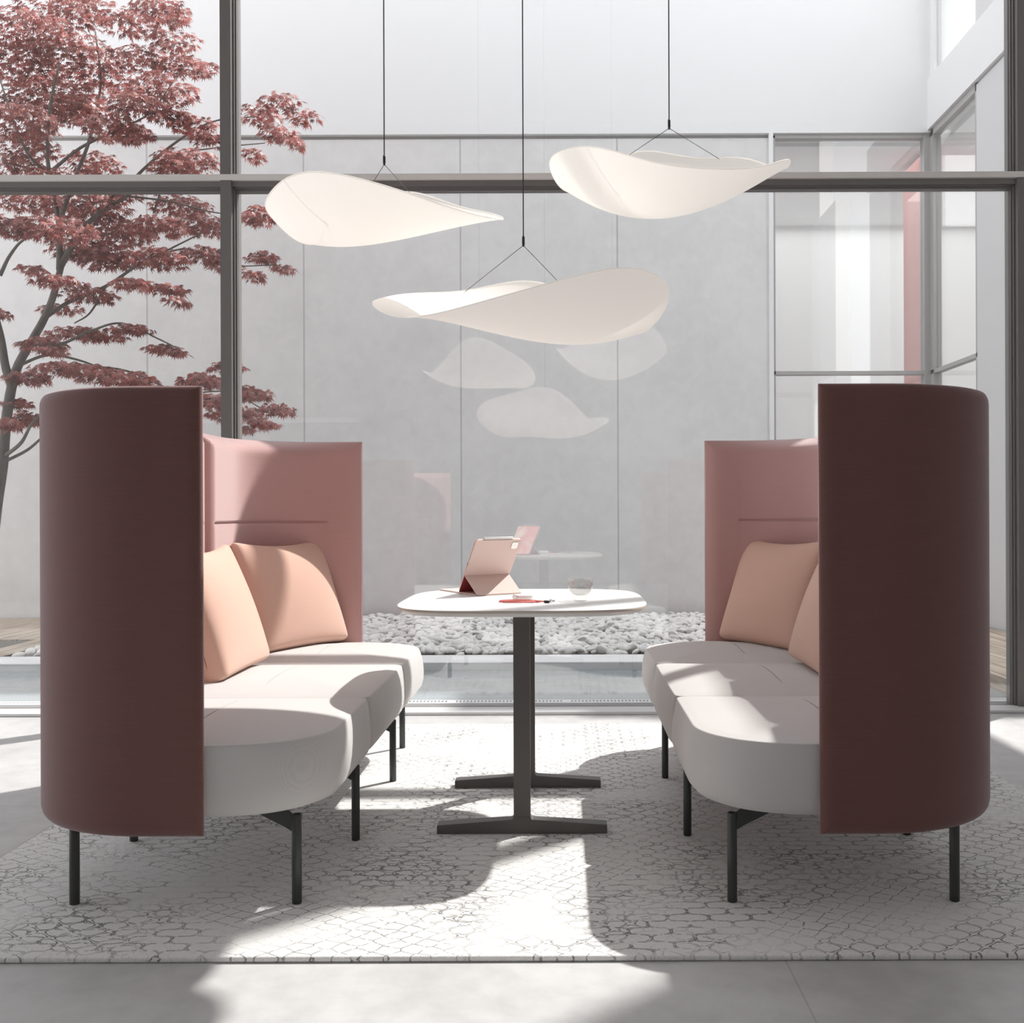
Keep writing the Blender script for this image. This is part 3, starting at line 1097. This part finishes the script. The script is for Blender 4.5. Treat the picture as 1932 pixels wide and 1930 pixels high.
def make_seat(module, parent):
    P = seat_outline(module)
    n = len(P)
    nrm = []
    for i in range(n):
        p, q = P[i - 1], P[(i + 1) % n]
        t = Vector((q[0] - p[0], q[1] - p[1])).normalized()
        nrm.append(Vector((t.y, -t.x)))
    cu, cv = 0.45, (module + 0.5) * SL / 3
    rings = [(-0.10, 0, 0.268), (-0.055, 0, 0.266), (-0.030, 0, 0.268), (-0.012, 0.3, 0.278), (-0.002, 0.65, 0.298), (0, 0.93, 0.325), (0, 1.0, 0.352), (0, 0.90, 0.388),
             (0, 0.60, 0.420), (0, 0.30, 0.438), (0, 0.10, 0.4480), (0, 0.03, 0.4506), (-0.0010, 0.0, 0.4520), (-0.0028, 0.0, 0.4527), (-0.006, 0, 0.4533), (-0.012, 0, 0.4544), (-0.018, 0, 0.4556), (-0.025, 0, 0.4571)]
    V, Fc = [], []
    for d, bw, z in rings:
        for i, p in enumerate(P):
            q = Vector(p[:2]) + nrm[i] * (d + 0.020 * bw * p[2])
            V.append((-q.x, q.y - SL / 2, z))
    CR = [(q, 0.4571 + 0.0199 * (1 - q ** 2.2) ** 1.0) for q in (0.95, 0.9, 0.84, 0.77, 0.69, 0.6, 0.5, 0.4, 0.3, 0.2, 0.1)]
    for sc_, z in CR:
        base = len(V) - 0
        for i, p in enumerate(P):
            q = Vector(p[:2]) + nrm[i] * (-0.025)
            q = Vector((cu, cv)) + (q - Vector((cu, cv))) * sc_
            V.append((-q.x, q.y - SL / 2, z))
    nr = len(rings) + len(CR)
    for r in range(nr - 1):
        for i in range(n):
            j = (i + 1) % n
            Fc.append((r * n + i, r * n + j, (r + 1) * n + j, (r + 1) * n + i))
    V.append((-cu, cv - SL / 2, 0.477))
    for i in range(n):
        Fc.append(((nr - 1) * n + i, (nr - 1) * n + (i + 1) % n, len(V) - 1))
    Fc.append(tuple(range(n))[::-1])
    o = mesh_obj('seat_cushion', V, Fc, M['seat_fabric'], parent)
    bm = bmesh.new()
    bm.from_mesh(o.data)
    bmesh.ops.recalc_face_normals(bm, faces=bm.faces)
    bm.to_mesh(o.data)
    bm.free()
    # stitched tuck across the seat, cut into the cushion
    mid, half = cv - SL / 2, 0.21
    us = -0.462
    bm = bmesh.new()
    sec = [(-0.0065, 0.03), (0.0065, 0.03), (0.0008, -0.012), (-0.0008, -0.012)]
    vs = []
    for t in (-1, -0.9, 0.9, 1):
        k = 0.25 if abs(t) == 1 else 1
        vs.append([bm.verts.new((us + a * k, mid + half * t, 0.476 + (b if b > 0 else b * k))) for a, b in sec])
    for i in range(3):
        for j in range(4):
            bm.faces.new((vs[i][j], vs[i][(j + 1) % 4], vs[i + 1][(j + 1) % 4], vs[i + 1][j]))
    bm.faces.new(vs[0][::-1])
    bm.faces.new(vs[3])
    cut = bm_obj('cut', bm, None)
    md = o.modifiers.new('tuck', 'BOOLEAN')
    md.operation, md.object, md.solver = 'DIFFERENCE', cut, 'EXACT'
    bpy.context.view_layer.update()
    ev = o.evaluated_get(bpy.context.evaluated_depsgraph_get())
    me = bpy.data.meshes.new_from_object(ev)
    o.modifiers.clear()
    if len(me.polygons) > 100:
        o.data = me
        me.set_sharp_from_angle(angle=math.radians(38))
    bpy.data.objects.remove(cut)
    return o


def make_leg(parent, u, v, r=0.0128, bracket=None, top=0.246):
    prof = [(r * 0.85, RUG_T), (r, RUG_T + 0.002), (r, top - 0.001), (r - 0.001, top), (r - 0.003, top), (r - 0.003, top - 0.012), (0.0002, top - 0.012)]
    V, Fc = lathe([(0.0002, RUG_T)] + prof, 20)
    o = mesh_obj('leg', [(x - u, y + v - SL / 2, z) for x, y, z in V], Fc, M['leg_metal'], parent)
    if bracket:
        bu, bv = bracket
        d = Vector((-bu, bv, 0)).normalized()
        n = Vector((-d.y, d.x, 0)) * 0.003
        p0 = Vector((-u, v - SL / 2, 0)) + d * (r - 0.002)
        L = 0.13
        ln = [(0, top - 0.046), (0, top - 0.002), (0.03, top + 0.018), (L, top + 0.022), (L, top + 0.006), (0.02, top - 0.036)]
        V = []
        for sgn in (1, -1):
            for a, z in ln:
                V.append(p0 + d * a + n * sgn + Vector((0, 0, z)))
        k = len(ln)
        Fc = [tuple(range(k)), tuple(range(2 * k - 1, k - 1, -1))] + [(i, k + i, k + (i + 1) % k, (i + 1) % k) for i in range(k)]
        mesh_obj('bracket', V, Fc, M['leg_metal'], o, smooth=False)
    return o


def make_sofa():
    root = empty('sofa')
    pad('outer_panel', 0, STOT, Z_B, Z_T, lambda e, a, b, s: 0.020 - (0.003 + 0.017 * pil(min(e, a, b) / 0.032)), 0.020, M['outer_fabric'], root)
    # dark piping trapped between the outer panel and the pads, round the visible edge
    pts = []
    for s in (0.004, STOT - 0.004):
        pass
    ed = []
    N = 60
    for i in range(N + 1):
        s = 0.003 + (STOT - 0.006) * i / N
        (u, v), (nu, nv) = back_path(s)
        ed.append((-(u + nu * 0.0215), v + nv * 0.0215 - SL / 2, Z_T - 0.004))
    first = [(ed[0][0], ed[0][1], z) for z in (Z_B + 0.01, 0.6, 1.0)]
    last = [(ed[-1][0], ed[-1][1], z) for z in (1.0, 0.6, Z_B + 0.01)]
    tube_obj('piping', first + ed + last, 0.0028, M['piping'], root, 6)
    q = SL / 3
    s1 = SEG[0] + SEG[1] + (q - SR)
    s2 = SEG[0] + SEG[1] + (2 * q - SR)
    def inner_depth(s):
        # the padding is thin on the wings and thicker along the back
        d = min(s, STOT - s)
        t = max(0.0, min(1.0, d / 0.42))
        w = max(0.0, min(1.0, (d - 0.45) / 0.4))
        return 0.026 + 0.056 * t * t * (3 - 2 * t) - 0.014 * w * w * (3 - 2 * w)

    inner = lambda e, a, b, s: 0.0235 + 0.004 + inner_depth(s) * (1 - (1 - min(1.0, min(e, b) / 0.062)) ** 2.0)
    for a, b, c0, c1 in ((0, s1, 0.14, 0.05), (s1, s2, 0.05, 0.05), (s2, STOT, 0.05, 0.14)):
        pad('back_pad', a + 0.0006, b - 0.0006, 0.26, Z_T - 0.001, inner, 0.0235, M['inner_fabric'], root, crease=(0.992, a + c0, b - c1))
    for m in range(3):
        make_seat(m, root)
    # rail frame below the seat
    boxes_obj('seat_frame', [(-0.66, -0.20, 0.17 - SL / 2, 0.21 - SL / 2, 0.252, 0.275), (-0.66, -0.20, SL / 2 - 0.21, SL / 2 - 0.17, 0.252, 0.275),
                             (-0.70, -0.66, 0.21 - SL / 2, SL / 2 - 0.21, 0.252, 0.275), (-0.20, -0.16, 0.21 - SL / 2, SL / 2 - 0.21, 0.252, 0.275)], M['leg_metal'], root)
    for v in (0.152, SL - 0.152):
        make_leg(root, 0.739, v, bracket=(-1, 0.25 if v < 1 else -0.25))
        make_leg(root, 0.160, v, bracket=(1, 0.1 if v < 1 else -0.1))
    for v in (0.690, SL - 0.656):
        make_leg(root, 0.789, v, bracket=(-1, 0))
        make_leg(root, 0.10, v, bracket=(1, 0))
    return root


XR, XL, SY = 1.178, -1.434, 2.471 + SL / 2
sofa = make_sofa()
sofa.location = (XR, SY, 0)
tag(sofa, 'high-backed pink and grey curved sofa to the right of the table', 'sofa', 'facing high-back sofas')
sofa2 = copy_tree(sofa)
sofa2.location = (XL, SY, 0)
sofa2.rotation_euler = (0, 0, PI)
tag(sofa2, 'high-backed pink and grey curved sofa to the left of the table', 'sofa', 'facing high-back sofas')


# pillows
def make_pillow_mesh(W=0.52, H=0.47):
    n = 14
    V, Fc = [], []
    idx = {}

    def half_t(b):
        return 0.046 - 0.026 * (b + 1) / 2

    def put(a, b, side):
        pin_x = 1 - 0.045 * (1 - b * b)
        pin_z = 1 - 0.115 * (1 - a * a) * (1 if b > 0 else 0.15)
        x = a * W / 2 * pin_x
        z = b * H / 2 * pin_z
        f = ((1 - a * a) * (1 - b * b)) ** 0.62
        y = side * (half_t(b) + 0.052 * f * (1.0 if side < 0 else 0.55))
        return (x, y, z + H / 2)

    for side in (-1, 1):
        for i in range(n + 1):
            for j in range(n + 1):
                a = -1 + 2 * i / n
                b = -1 + 2 * j / n
                idx[side, i, j] = len(V)
                V.append(put(a, b, side))
    for i in range(n):
        for j in range(n):
            q = [idx[-1, i, j], idx[-1, i + 1, j], idx[-1, i + 1, j + 1], idx[-1, i, j + 1]]
            Fc.append(tuple(q))
            Fc.append(tuple(x + (n + 1) ** 2 for x in q[::-1]))
    rim = [(i, 0) for i in range(n)] + [(n, j) for j in range(n)] + [(n - i, n) for i in range(n)] + [(0, n - j) for j in range(n)]
    k = len(rim)
    for r in range(k):
        a, b = rim[r], rim[(r + 1) % k]
        Fc.append((idx[-1, a[0], a[1]], idx[1, a[0], a[1]], idx[1, b[0], b[1]], idx[-1, b[0], b[1]]))
    me = bpy.data.meshes.new('pillow')
    me.from_pydata(V, [], Fc)
    bm = bmesh.new()
    bm.from_mesh(me)
    bmesh.ops.recalc_face_normals(bm, faces=bm.faces)
    bm.to_mesh(me)
    bm.free()
    me.polygons.foreach_set('use_smooth', [True] * len(me.polygons))
    me.materials.append(M['pillow_fabric'])
    return me


pil_me = make_pillow_mesh()
# bottom seams of the pillow gussets
SEAM = mat_plain('pillow_seam', (0.30, 0.17, 0.12), 0.9)


def put_pillow(label, u, v, face, lean, side):
    """bottom middle of the front face at (u, v) in sofa terms; face = angle of the facing direction from straight out"""
    o = bpy.data.objects.new('pillow', pil_me)
    COL.objects.link(o)
    sb = o.modifiers.new('soft', 'SUBSURF')
    sb.levels = sb.render_levels = 2
    if side > 0:
        X, base = XR - u, -PI / 2
        rz = base + face
    else:
        X, base = XL + u, PI / 2
        rz = base - face
    Mx = Matrix.Translation((X, 2.471 + v, 0.480)) @ Matrix.Rotation(rz, 4, 'Z') @ Matrix.Rotation(-lean, 4, 'X') @ Matrix.Translation((0, 0.046, 0))
    o.matrix_world = Mx
    tag(o, label, 'pillow', 'peach pillows on the sofas')
    line = [(-0.2475, 0.046, 0.40), (-0.2500, 0.046, 0.25), (-0.2515, 0.046, 0.10), (-0.2505, 0.046, 0.022), (-0.2380, 0.046, 0.0085), (-0.10, 0.046, 0.0035), (0.10, 0.046, 0.0035), (0.2380, 0.046, 0.0085),
            (0.2505, 0.046, 0.022), (0.2515, 0.046, 0.10), (0.2500, 0.046, 0.25), (0.2475, 0.046, 0.40)]
    tube_obj('seam', smooth_line([(x, 0.012 - 0.010 * (z / 0.4), z) for x, y, z in line], 3), 0.0016, SEAM, o, 5)
    return o


for side, nm in ((1, 'right'), (-1, 'left')):
    put_pillow('peach pillow in the far curved corner of the %s sofa' % nm, 0.385, 1.715, 0.50, 0.30, side)
    put_pillow('peach pillow in the middle of the %s sofa, nearer than the corner pillow' % nm, 0.330, 1.105, 0.0, 0.30, side)

# ------------------------------------------------------------------ table
TX, TYC, TZ = -0.131, 3.444, 0.735
table = empty('table', (TX, TYC, 0))
tag(table, 'white square rounded-corner table on two dark T-shaped legs', 'table')


def sup(hx, hy, e, n=96):
    out = []
    for k in range(n):
        w = 2 * PI * k / n
        c, s = math.cos(w), math.sin(w)
        out.append((hx * math.copysign(abs(c) ** (2 / e), c), hy * math.copysign(abs(s) ** (2 / e), s)))
    return out


def rings_mesh(rings):
    V, Fc = [], []
    n = len(rings[0])
    for r in rings:
        V += r
    for i in range(len(rings) - 1):
        for k in range(n):
            j = (k + 1) % n
            Fc.append((i * n + k, i * n + j, (i + 1) * n + j, (i + 1) * n + k))
    Fc.append(tuple(range(n))[::-1])
    Fc.append(tuple((len(rings) - 1) * n + k for k in range(n)))
    return V, Fc


HX, HY = 0.406, 0.427


def ring(d, z, e=4.0):
    return [(x, y, z) for x, y in sup(HX - d, HY - d, e)]


V, Fc = rings_mesh([ring(0.003, TZ - 0.0022), ring(0.0005, TZ - 0.0018), ring(0.0005, TZ - 0.0008), ring(0.003, TZ)])
mesh_obj('table_top', V, Fc, M['table_white'], table, smooth=False)
V, Fc = rings_mesh([ring(0.05, TZ - 0.0225), ring(0.022, TZ - 0.0220), ring(0.014, TZ - 0.0190), ring(0.010, TZ - 0.0105)])
mesh_obj('underside', V, Fc, M['table_white'], table, smooth=False)
V, Fc = rings_mesh([ring(0.010, TZ - 0.0105), ring(0.002, TZ - 0.0095), ring(0.0, TZ - 0.008), ring(0.0, TZ - 0.003), ring(0.001, TZ - 0.0022)])
mesh_obj('edge_band', V, Fc, M['table_edge'], table, smooth=False)
for yf in (3.205, 3.735):
    hw, ht = 0.0265, 0.0135
    prof = [(-0.269, RUG_T), (0.269, RUG_T), (0.269, RUG_T + 0.026)]

    def fillet(sg):
        cx_, cz_ = sg * (hw + 0.010), RUG_T + 0.0435 + 0.010
        pp = []
        for i in range(6):
            w = PI / 2 * i / 5
            pp.append((cx_ - sg * 0.010 * math.sin(w), cz_ - 0.010 * math.cos(w)))
        return pp

    prof += [(0.266, RUG_T + 0.028)] + fillet(1) + [(hw, TZ - 0.02), (-hw, TZ - 0.02)] + fillet(-1)[::-1] + [(-0.266, RUG_T + 0.028), (-0.269, RUG_T + 0.026)]
    V = [(x, yf - TYC - ht - 0.012 * max(0, min(1, (0.10 - z) / 0.06)), z) for x, z in prof] + [(x, yf - TYC + ht + 0.012 * max(0, min(1, (0.10 - z) / 0.06)), z) for x, z in prof]
    k = len(prof)
    Fc = [tuple(range(k)), tuple(range(2 * k - 1, k - 1, -1))] + [(i, k + i, k + (i + 1) % k, (i + 1) % k) for i in range(k)]
    lg = mesh_obj('leg', V, Fc, M['table_metal'], table, smooth=False)
    bevel_mod(lg, 0.0015, 2)
boxes_obj('under_frame', [(-0.22, 0.22, 3.19 - TYC, 3.75 - TYC, TZ - 0.028, TZ - 0.0225)], M['table_metal'], table)

# tablet standing in its folding cover
tab = empty('tablet', (0, 0, TZ))
tag(tab, 'tablet in a pale pink folding cover standing on the white table', 'tablet')
A = at(866.4, 1115, 3.735)
bl = Vector((-0.378, 3.67, 0))                       # lower left corner of the upright tablet, seen from its back
ed = Vector((0.854, 0.52, 0)).normalized()
nb = Vector((ed.y, -ed.x, 0))                         # towards the viewer
wT, hT = 0.184, 0.238
tilt = math.radians(36.5)
upv = Vector((0, 0, 1)) * math.cos(tilt) + nb * math.sin(tilt)
nrmv = nb * math.cos(tilt) - Vector((0, 0, 1)) * math.sin(tilt)   # out of the back


def slab(name, o, ex, ey, ez, w, h, t0, t1, mat, parent, bevel=0.002, r=0.012):
    bm = bmesh.new()
    add_box(bm, 0, w, 0, h, t0, t1)
    ve = [e for e in bm.edges if abs(e.verts[0].co.z - e.verts[1].co.z) > 1e-6]
    if r:
        bmesh.ops.bevel(bm, geom=ve, offset=r, segments=5, affect='EDGES', profile=0.5)
    for v in bm.verts:
        c = v.co
        v.co = o + ex * c.x + ey * c.y + ez * c.z
    ob = bm_obj(name, bm, mat, parent, smooth=False)
    if bevel:
        bevel_mod(ob, bevel, 2)
    return ob


o0 = bl + Vector((0, 0, 0.006))
slab('body', o0, ed, upv, nrmv, wT, hT, -0.006, 0.0, M['tablet_metal'], tab, 0.0015, 0.010)
slab('screen', o0, ed, upv, nrmv, wT - 0.012, hT - 0.012, -0.0066, -0.0058, M['screen'], tab, 0, 0.006).location = ed * 0.006 + upv * 0.006
ff = 0.325
slab('back_cover', o0 + upv * (hT * ff), ed, upv, nrmv, wT, hT * (1 - ff), 0.0002, 0.0026, M['cover_pink'], tab, 0.0008, 0.004)
slab('lower_lining', o0, ed, upv, nrmv, wT, hT * ff, 0.0002, 0.0012, M['cover_red'], tab, 0, 0.0)
fold = o0 + upv * (hT * ff) + nrmv * 0.001
foot = fold + nb * 0.098
foot.z = 0.004
fv = (foot - fold)
fl = fv.length
fv.normalize()
fn = ed.cross(fv).normalized()
if fn.y > 0:
    fn = -fn
slab('kickstand_flap', fold, ed, fv, fn, wT - 0.004, fl, -0.0012, 0.0012, M['cover_pink'], tab, 0.0006, 0.003)
slab('flap_lining', fold, ed, fv, fn, wT - 0.006, fl - 0.003, -0.0018, -0.0012, M['cover_red'], tab, 0, 0.0)
# keyboard half lying on the table in front of the screen
kb0 = foot.copy()
kb0.z = 0.0006
slab('keyboard', kb0 - ed * 0.0, ed, -nb, Vector((0, 0, 1)), wT - 0.002, 0.32, 0.0, 0.0045, M['cover_pink'], tab, 0.0012, 0.008)
# stylus on the top edge, camera bump, side button
top = o0 + upv * (hT + 0.0045) - nrmv * 0.003
tube_obj('stylus', [top + ed * a for a in (0.032, 0.034, 0.140, 0.146, 0.150)], [0.0030, 0.0044, 0.0044, 0.0036, 0.002], M['white_plastic'], tab, 12)
slab('camera_bump', o0 + upv * (hT - 0.040) + ed * (wT - 0.036), ed, upv, nrmv, 0.026, 0.030, 0.0004, 0.0048, M['steel'], tab, 0.0012, 0.006)
slab('side_button', o0 + upv * (hT * 0.5) - ed * 0.0006, ed, upv, nrmv, 0.001, 0.012, -0.0045, -0.0025, M['black'], tab, 0, 0.0)

# earbud case
bm = bmesh.new()
add_box(bm, -0.032, 0.032, -0.0225, 0.0225, 0, 0.0205)
bmesh.ops.bevel(bm, geom=list(bm.edges), offset=0.0095, segments=5, affect='EDGES', profile=0.5)
case = bm_obj('earbud_case', bm, M['white_plastic'])
case.location = (-0.134, 3.375, TZ + 0.0005)
case.rotation_euler = (0, 0, 0.45)
tag(case, 'small white rounded earbud case lying on the table behind the red cable', 'earbud case')
sm = mesh_obj('lid_gap', *tube([(0.0325 * math.copysign(abs(math.cos(w)) ** 0.6, math.cos(w)), 0.023 * math.copysign(abs(math.sin(w)) ** 0.6, math.sin(w)), 0.008) for w in [2 * PI * i / 40 for i in range(41)]], 0.0004, 5), M['table_edge'], case)

# coiled cable
cab = empty('charging_cable', (-0.138, 3.295, TZ))
tag(cab, 'coiled red charging cable with black plug lying on the table', 'cable')
rc = random.Random(3)
pts = []
turns = 4
for i in range(turns * 16 + 1):
    w = 2 * PI * i / 16 - 0.3
    k = i / (turns * 16)
    rx = 0.058 + 0.006 * math.sin(3 * w * 0.31 + 1)
    ry = 0.030 + 0.006 * math.sin(2 * w * 0.27)
    pts.append((rx * math.cos(w) - 0.004 + 0.006 * math.sin(w * .25), ry * math.sin(w), 0.0026 + 0.0042 * k * (0.6 + 0.4 * math.sin(w * 0.5))))
endp = pts[-1]
pts += [(0.066, -0.022, 0.006), (0.078, -0.030, 0.0045)]
pts = [(0.094, 0.008, 0.0035), (0.078, 0.006, 0.0035), (0.066, -0.004, 0.003)] + pts
tube_obj('cord', smooth_line(pts, 3), 0.0021, M['cord_red'], cab, 8)
pv, pf = tube([(0.078, -0.030, 0.0045), (0.0785, -0.030, 0.0045), (0.094, -0.033, 0.0045), (0.0945, -0.033, 0.0045)], [0.003, 0.0045, 0.0045, 0.003], 12)
mesh_obj('plug', pv, pf, M['black'], cab)
pv, pf = tube([(0.0945, -0.033, 0.0045), (0.103, -0.0347, 0.0045)], 0.0026, 10)
mesh_obj('plug_tip', pv, pf, M['steel'], cab)
pv, pf = tube([(0.094, 0.008, 0.0045), (0.0945, 0.008, 0.0045), (0.102, 0.010, 0.0045), (0.104, 0.010, 0.0045), (0.112, 0.012, 0.0045)], [0.002, 0.0042, 0.0042, 0.0034, 0.0034], 12)
mesh_obj('second_plug', pv, pf, M['steel'], cab)

# glass of water
R0, R1, HG = 0.0225, 0.0415, 0.0740
outer = [(0.0002, 0.0), (R0 - 0.002, 0.0), (R0, 0.0015), (R0 + 0.0004, 0.012), (R0 + 0.001, 0.0165), (0.030, 0.024), (0.0365, 0.033), (0.0402, 0.043), (R1, 0.054), (R1 + 0.0002, HG - 0.001), (R1 - 0.001, HG)]
inner = [(R1 - 0.002, HG - 0.001), (R1 - 0.0022, 0.054), (0.0380, 0.043), (0.0340, 0.033), (0.0270, 0.0245), (0.018, 0.019), (0.0002, 0.0172)]
V, Fc = lathe(outer + inner, 48)
cup = mesh_obj('drinking_glass', V, Fc, M['cup_glass'])
cup.location = (0.059, 3.345, TZ + 0.0005)
tag(cup, 'clear footed drinking glass half full of water on the table', 'glass')
wat = [(0.0002, 0.0174), (0.018, 0.0192), (0.0268, 0.0247), (0.0338, 0.0332), (0.0378, 0.0432), (0.0392, 0.0505), (0.0385, 0.0500), (0.0002, 0.0500)]
V, Fc = lathe(wat, 48)
mesh_obj('water', V, Fc, M['cup_water'], cup)


# ------------------------------------------------------------------ pendant lamps
def make_lamp(label, Xc, Yc, R, q, skew, c, sag, sag1, apex, wires):
    """an oval fabric shade on a bent hoop: hoop height as a short Fourier series, cloth sagging inside it"""
    ap = at(apex[0], apex[1], Yc)
    root = empty('pendant_lamp', (ap.x, Yc, 0))
    tag(root, label, 'lamp', 'white fabric pendant lamps')
    org = Vector((ap.x, Yc, 0))

    def surf(r, t):
        z = c[0]
        for n in range(1, 7):
            z += r ** n * (c[2 * n - 1] * math.cos(n * t) + c[2 * n] * math.sin(n * t))
        z -= sag * (1 - r * r) * (1 + sag1 * r * math.cos(t))
        return Vector((Xc + R * r * math.cos(t), Yc + q * R * r * math.sin(t) + skew * R * r * math.cos(t), z)) - org

    NR, NT_ = 22, 96
    V, Fc = [surf(0, 0)], []
    for i in range(1, NR + 1):
        for k in range(NT_):
            V.append(surf(math.sin(PI / 2 * i / NR), 2 * PI * k / NT_))
    for k in range(NT_):
        Fc.append((0, 1 + k, 1 + (k + 1) % NT_))
    for i in range(NR - 1):
        for k in range(NT_):
            a, b = 1 + i * NT_ + k, 1 + i * NT_ + (k + 1) % NT_
            Fc.append((a, a + NT_, b + NT_, b))
    sh = mesh_obj('shade', V, Fc, M['shade'], root)
    md = sh.modifiers.new('thick', 'SOLIDIFY')
    md.thickness = 0.0012
    ring_ = [surf(1, 2 * PI * k / NT_) for k in range(NT_ + 1)]
    tube_obj('rim', ring_, 0.0026, M['shade'], root, 6)
    tube_obj('cable', [(0, 0, ap.z + 0.02), (0, 0, 3.0), (0, 0, RH - 0.02)], 0.0022, M['black'], root, 6)
    tube_obj('cable_grip', [(0, 0, ap.z - 0.004), (0, 0, ap.z + 0.004), (0, 0, ap.z + 0.026), (0, 0, ap.z + 0.03)], [0.003, 0.0046, 0.0046, 0.003], M['black'], root, 10)
    tube_obj('ceiling_rose', [(0, 0, RH - 0.03), (0, 0, RH)], 0.06, M['black'], root, 20)
    for wx in wires:
        best = min((PI * k / 400 for k in range(20, 381)), key=lambda t: abs(PX0 + (surf(1, t) + org).x * F_PX / (surf(1, t) + org).y - wx))
        tube_obj('suspension_wire', [(0, 0, ap.z), surf(0.985, best)], 0.0011, M['leg_metal'], root, 5)
    return root


make_lamp('white fabric pendant lamp hanging at left with its broad lobe at left', -0.5865, 3.35, 0.3943, 0.92, -0.1,
          [2.0468, -0.0121, 0.0668, -0.05, 0.0476, -0.0005, -0.0218, 0.0176, 0.0012, -0.0076, 0.0087, -0.0004, -0.0042], 0.115, -0.5, (725, 310), (652, 778))
make_lamp('largest white fabric pendant lamp hanging lowest over the table', -0.1362, 3.25, 0.4745, 0.92, -0.1,
          [1.7205, -0.009, 0.0828, -0.0214, -0.0628, -0.008, -0.0302, 0.0162, -0.0069, 0.0079, 0.0044, -0.0005, 0.0057], 0.13, 0.75, (987.5, 463), (878, 1104))
make_lamp('white fabric pendant lamp hanging at upper right, pointed at its right end', 0.3558, 3.35, 0.3930, 0.92, -0.05,
          [2.1881, -0.0009, 0.1178, -0.0131, 0.0331, 0.0, -0.0333, 0.0048, 0.0052, -0.0113, 0.0001, 0.001, -0.0082], 0.18, -0.25, (1262.5, 242), (1166, 1361))
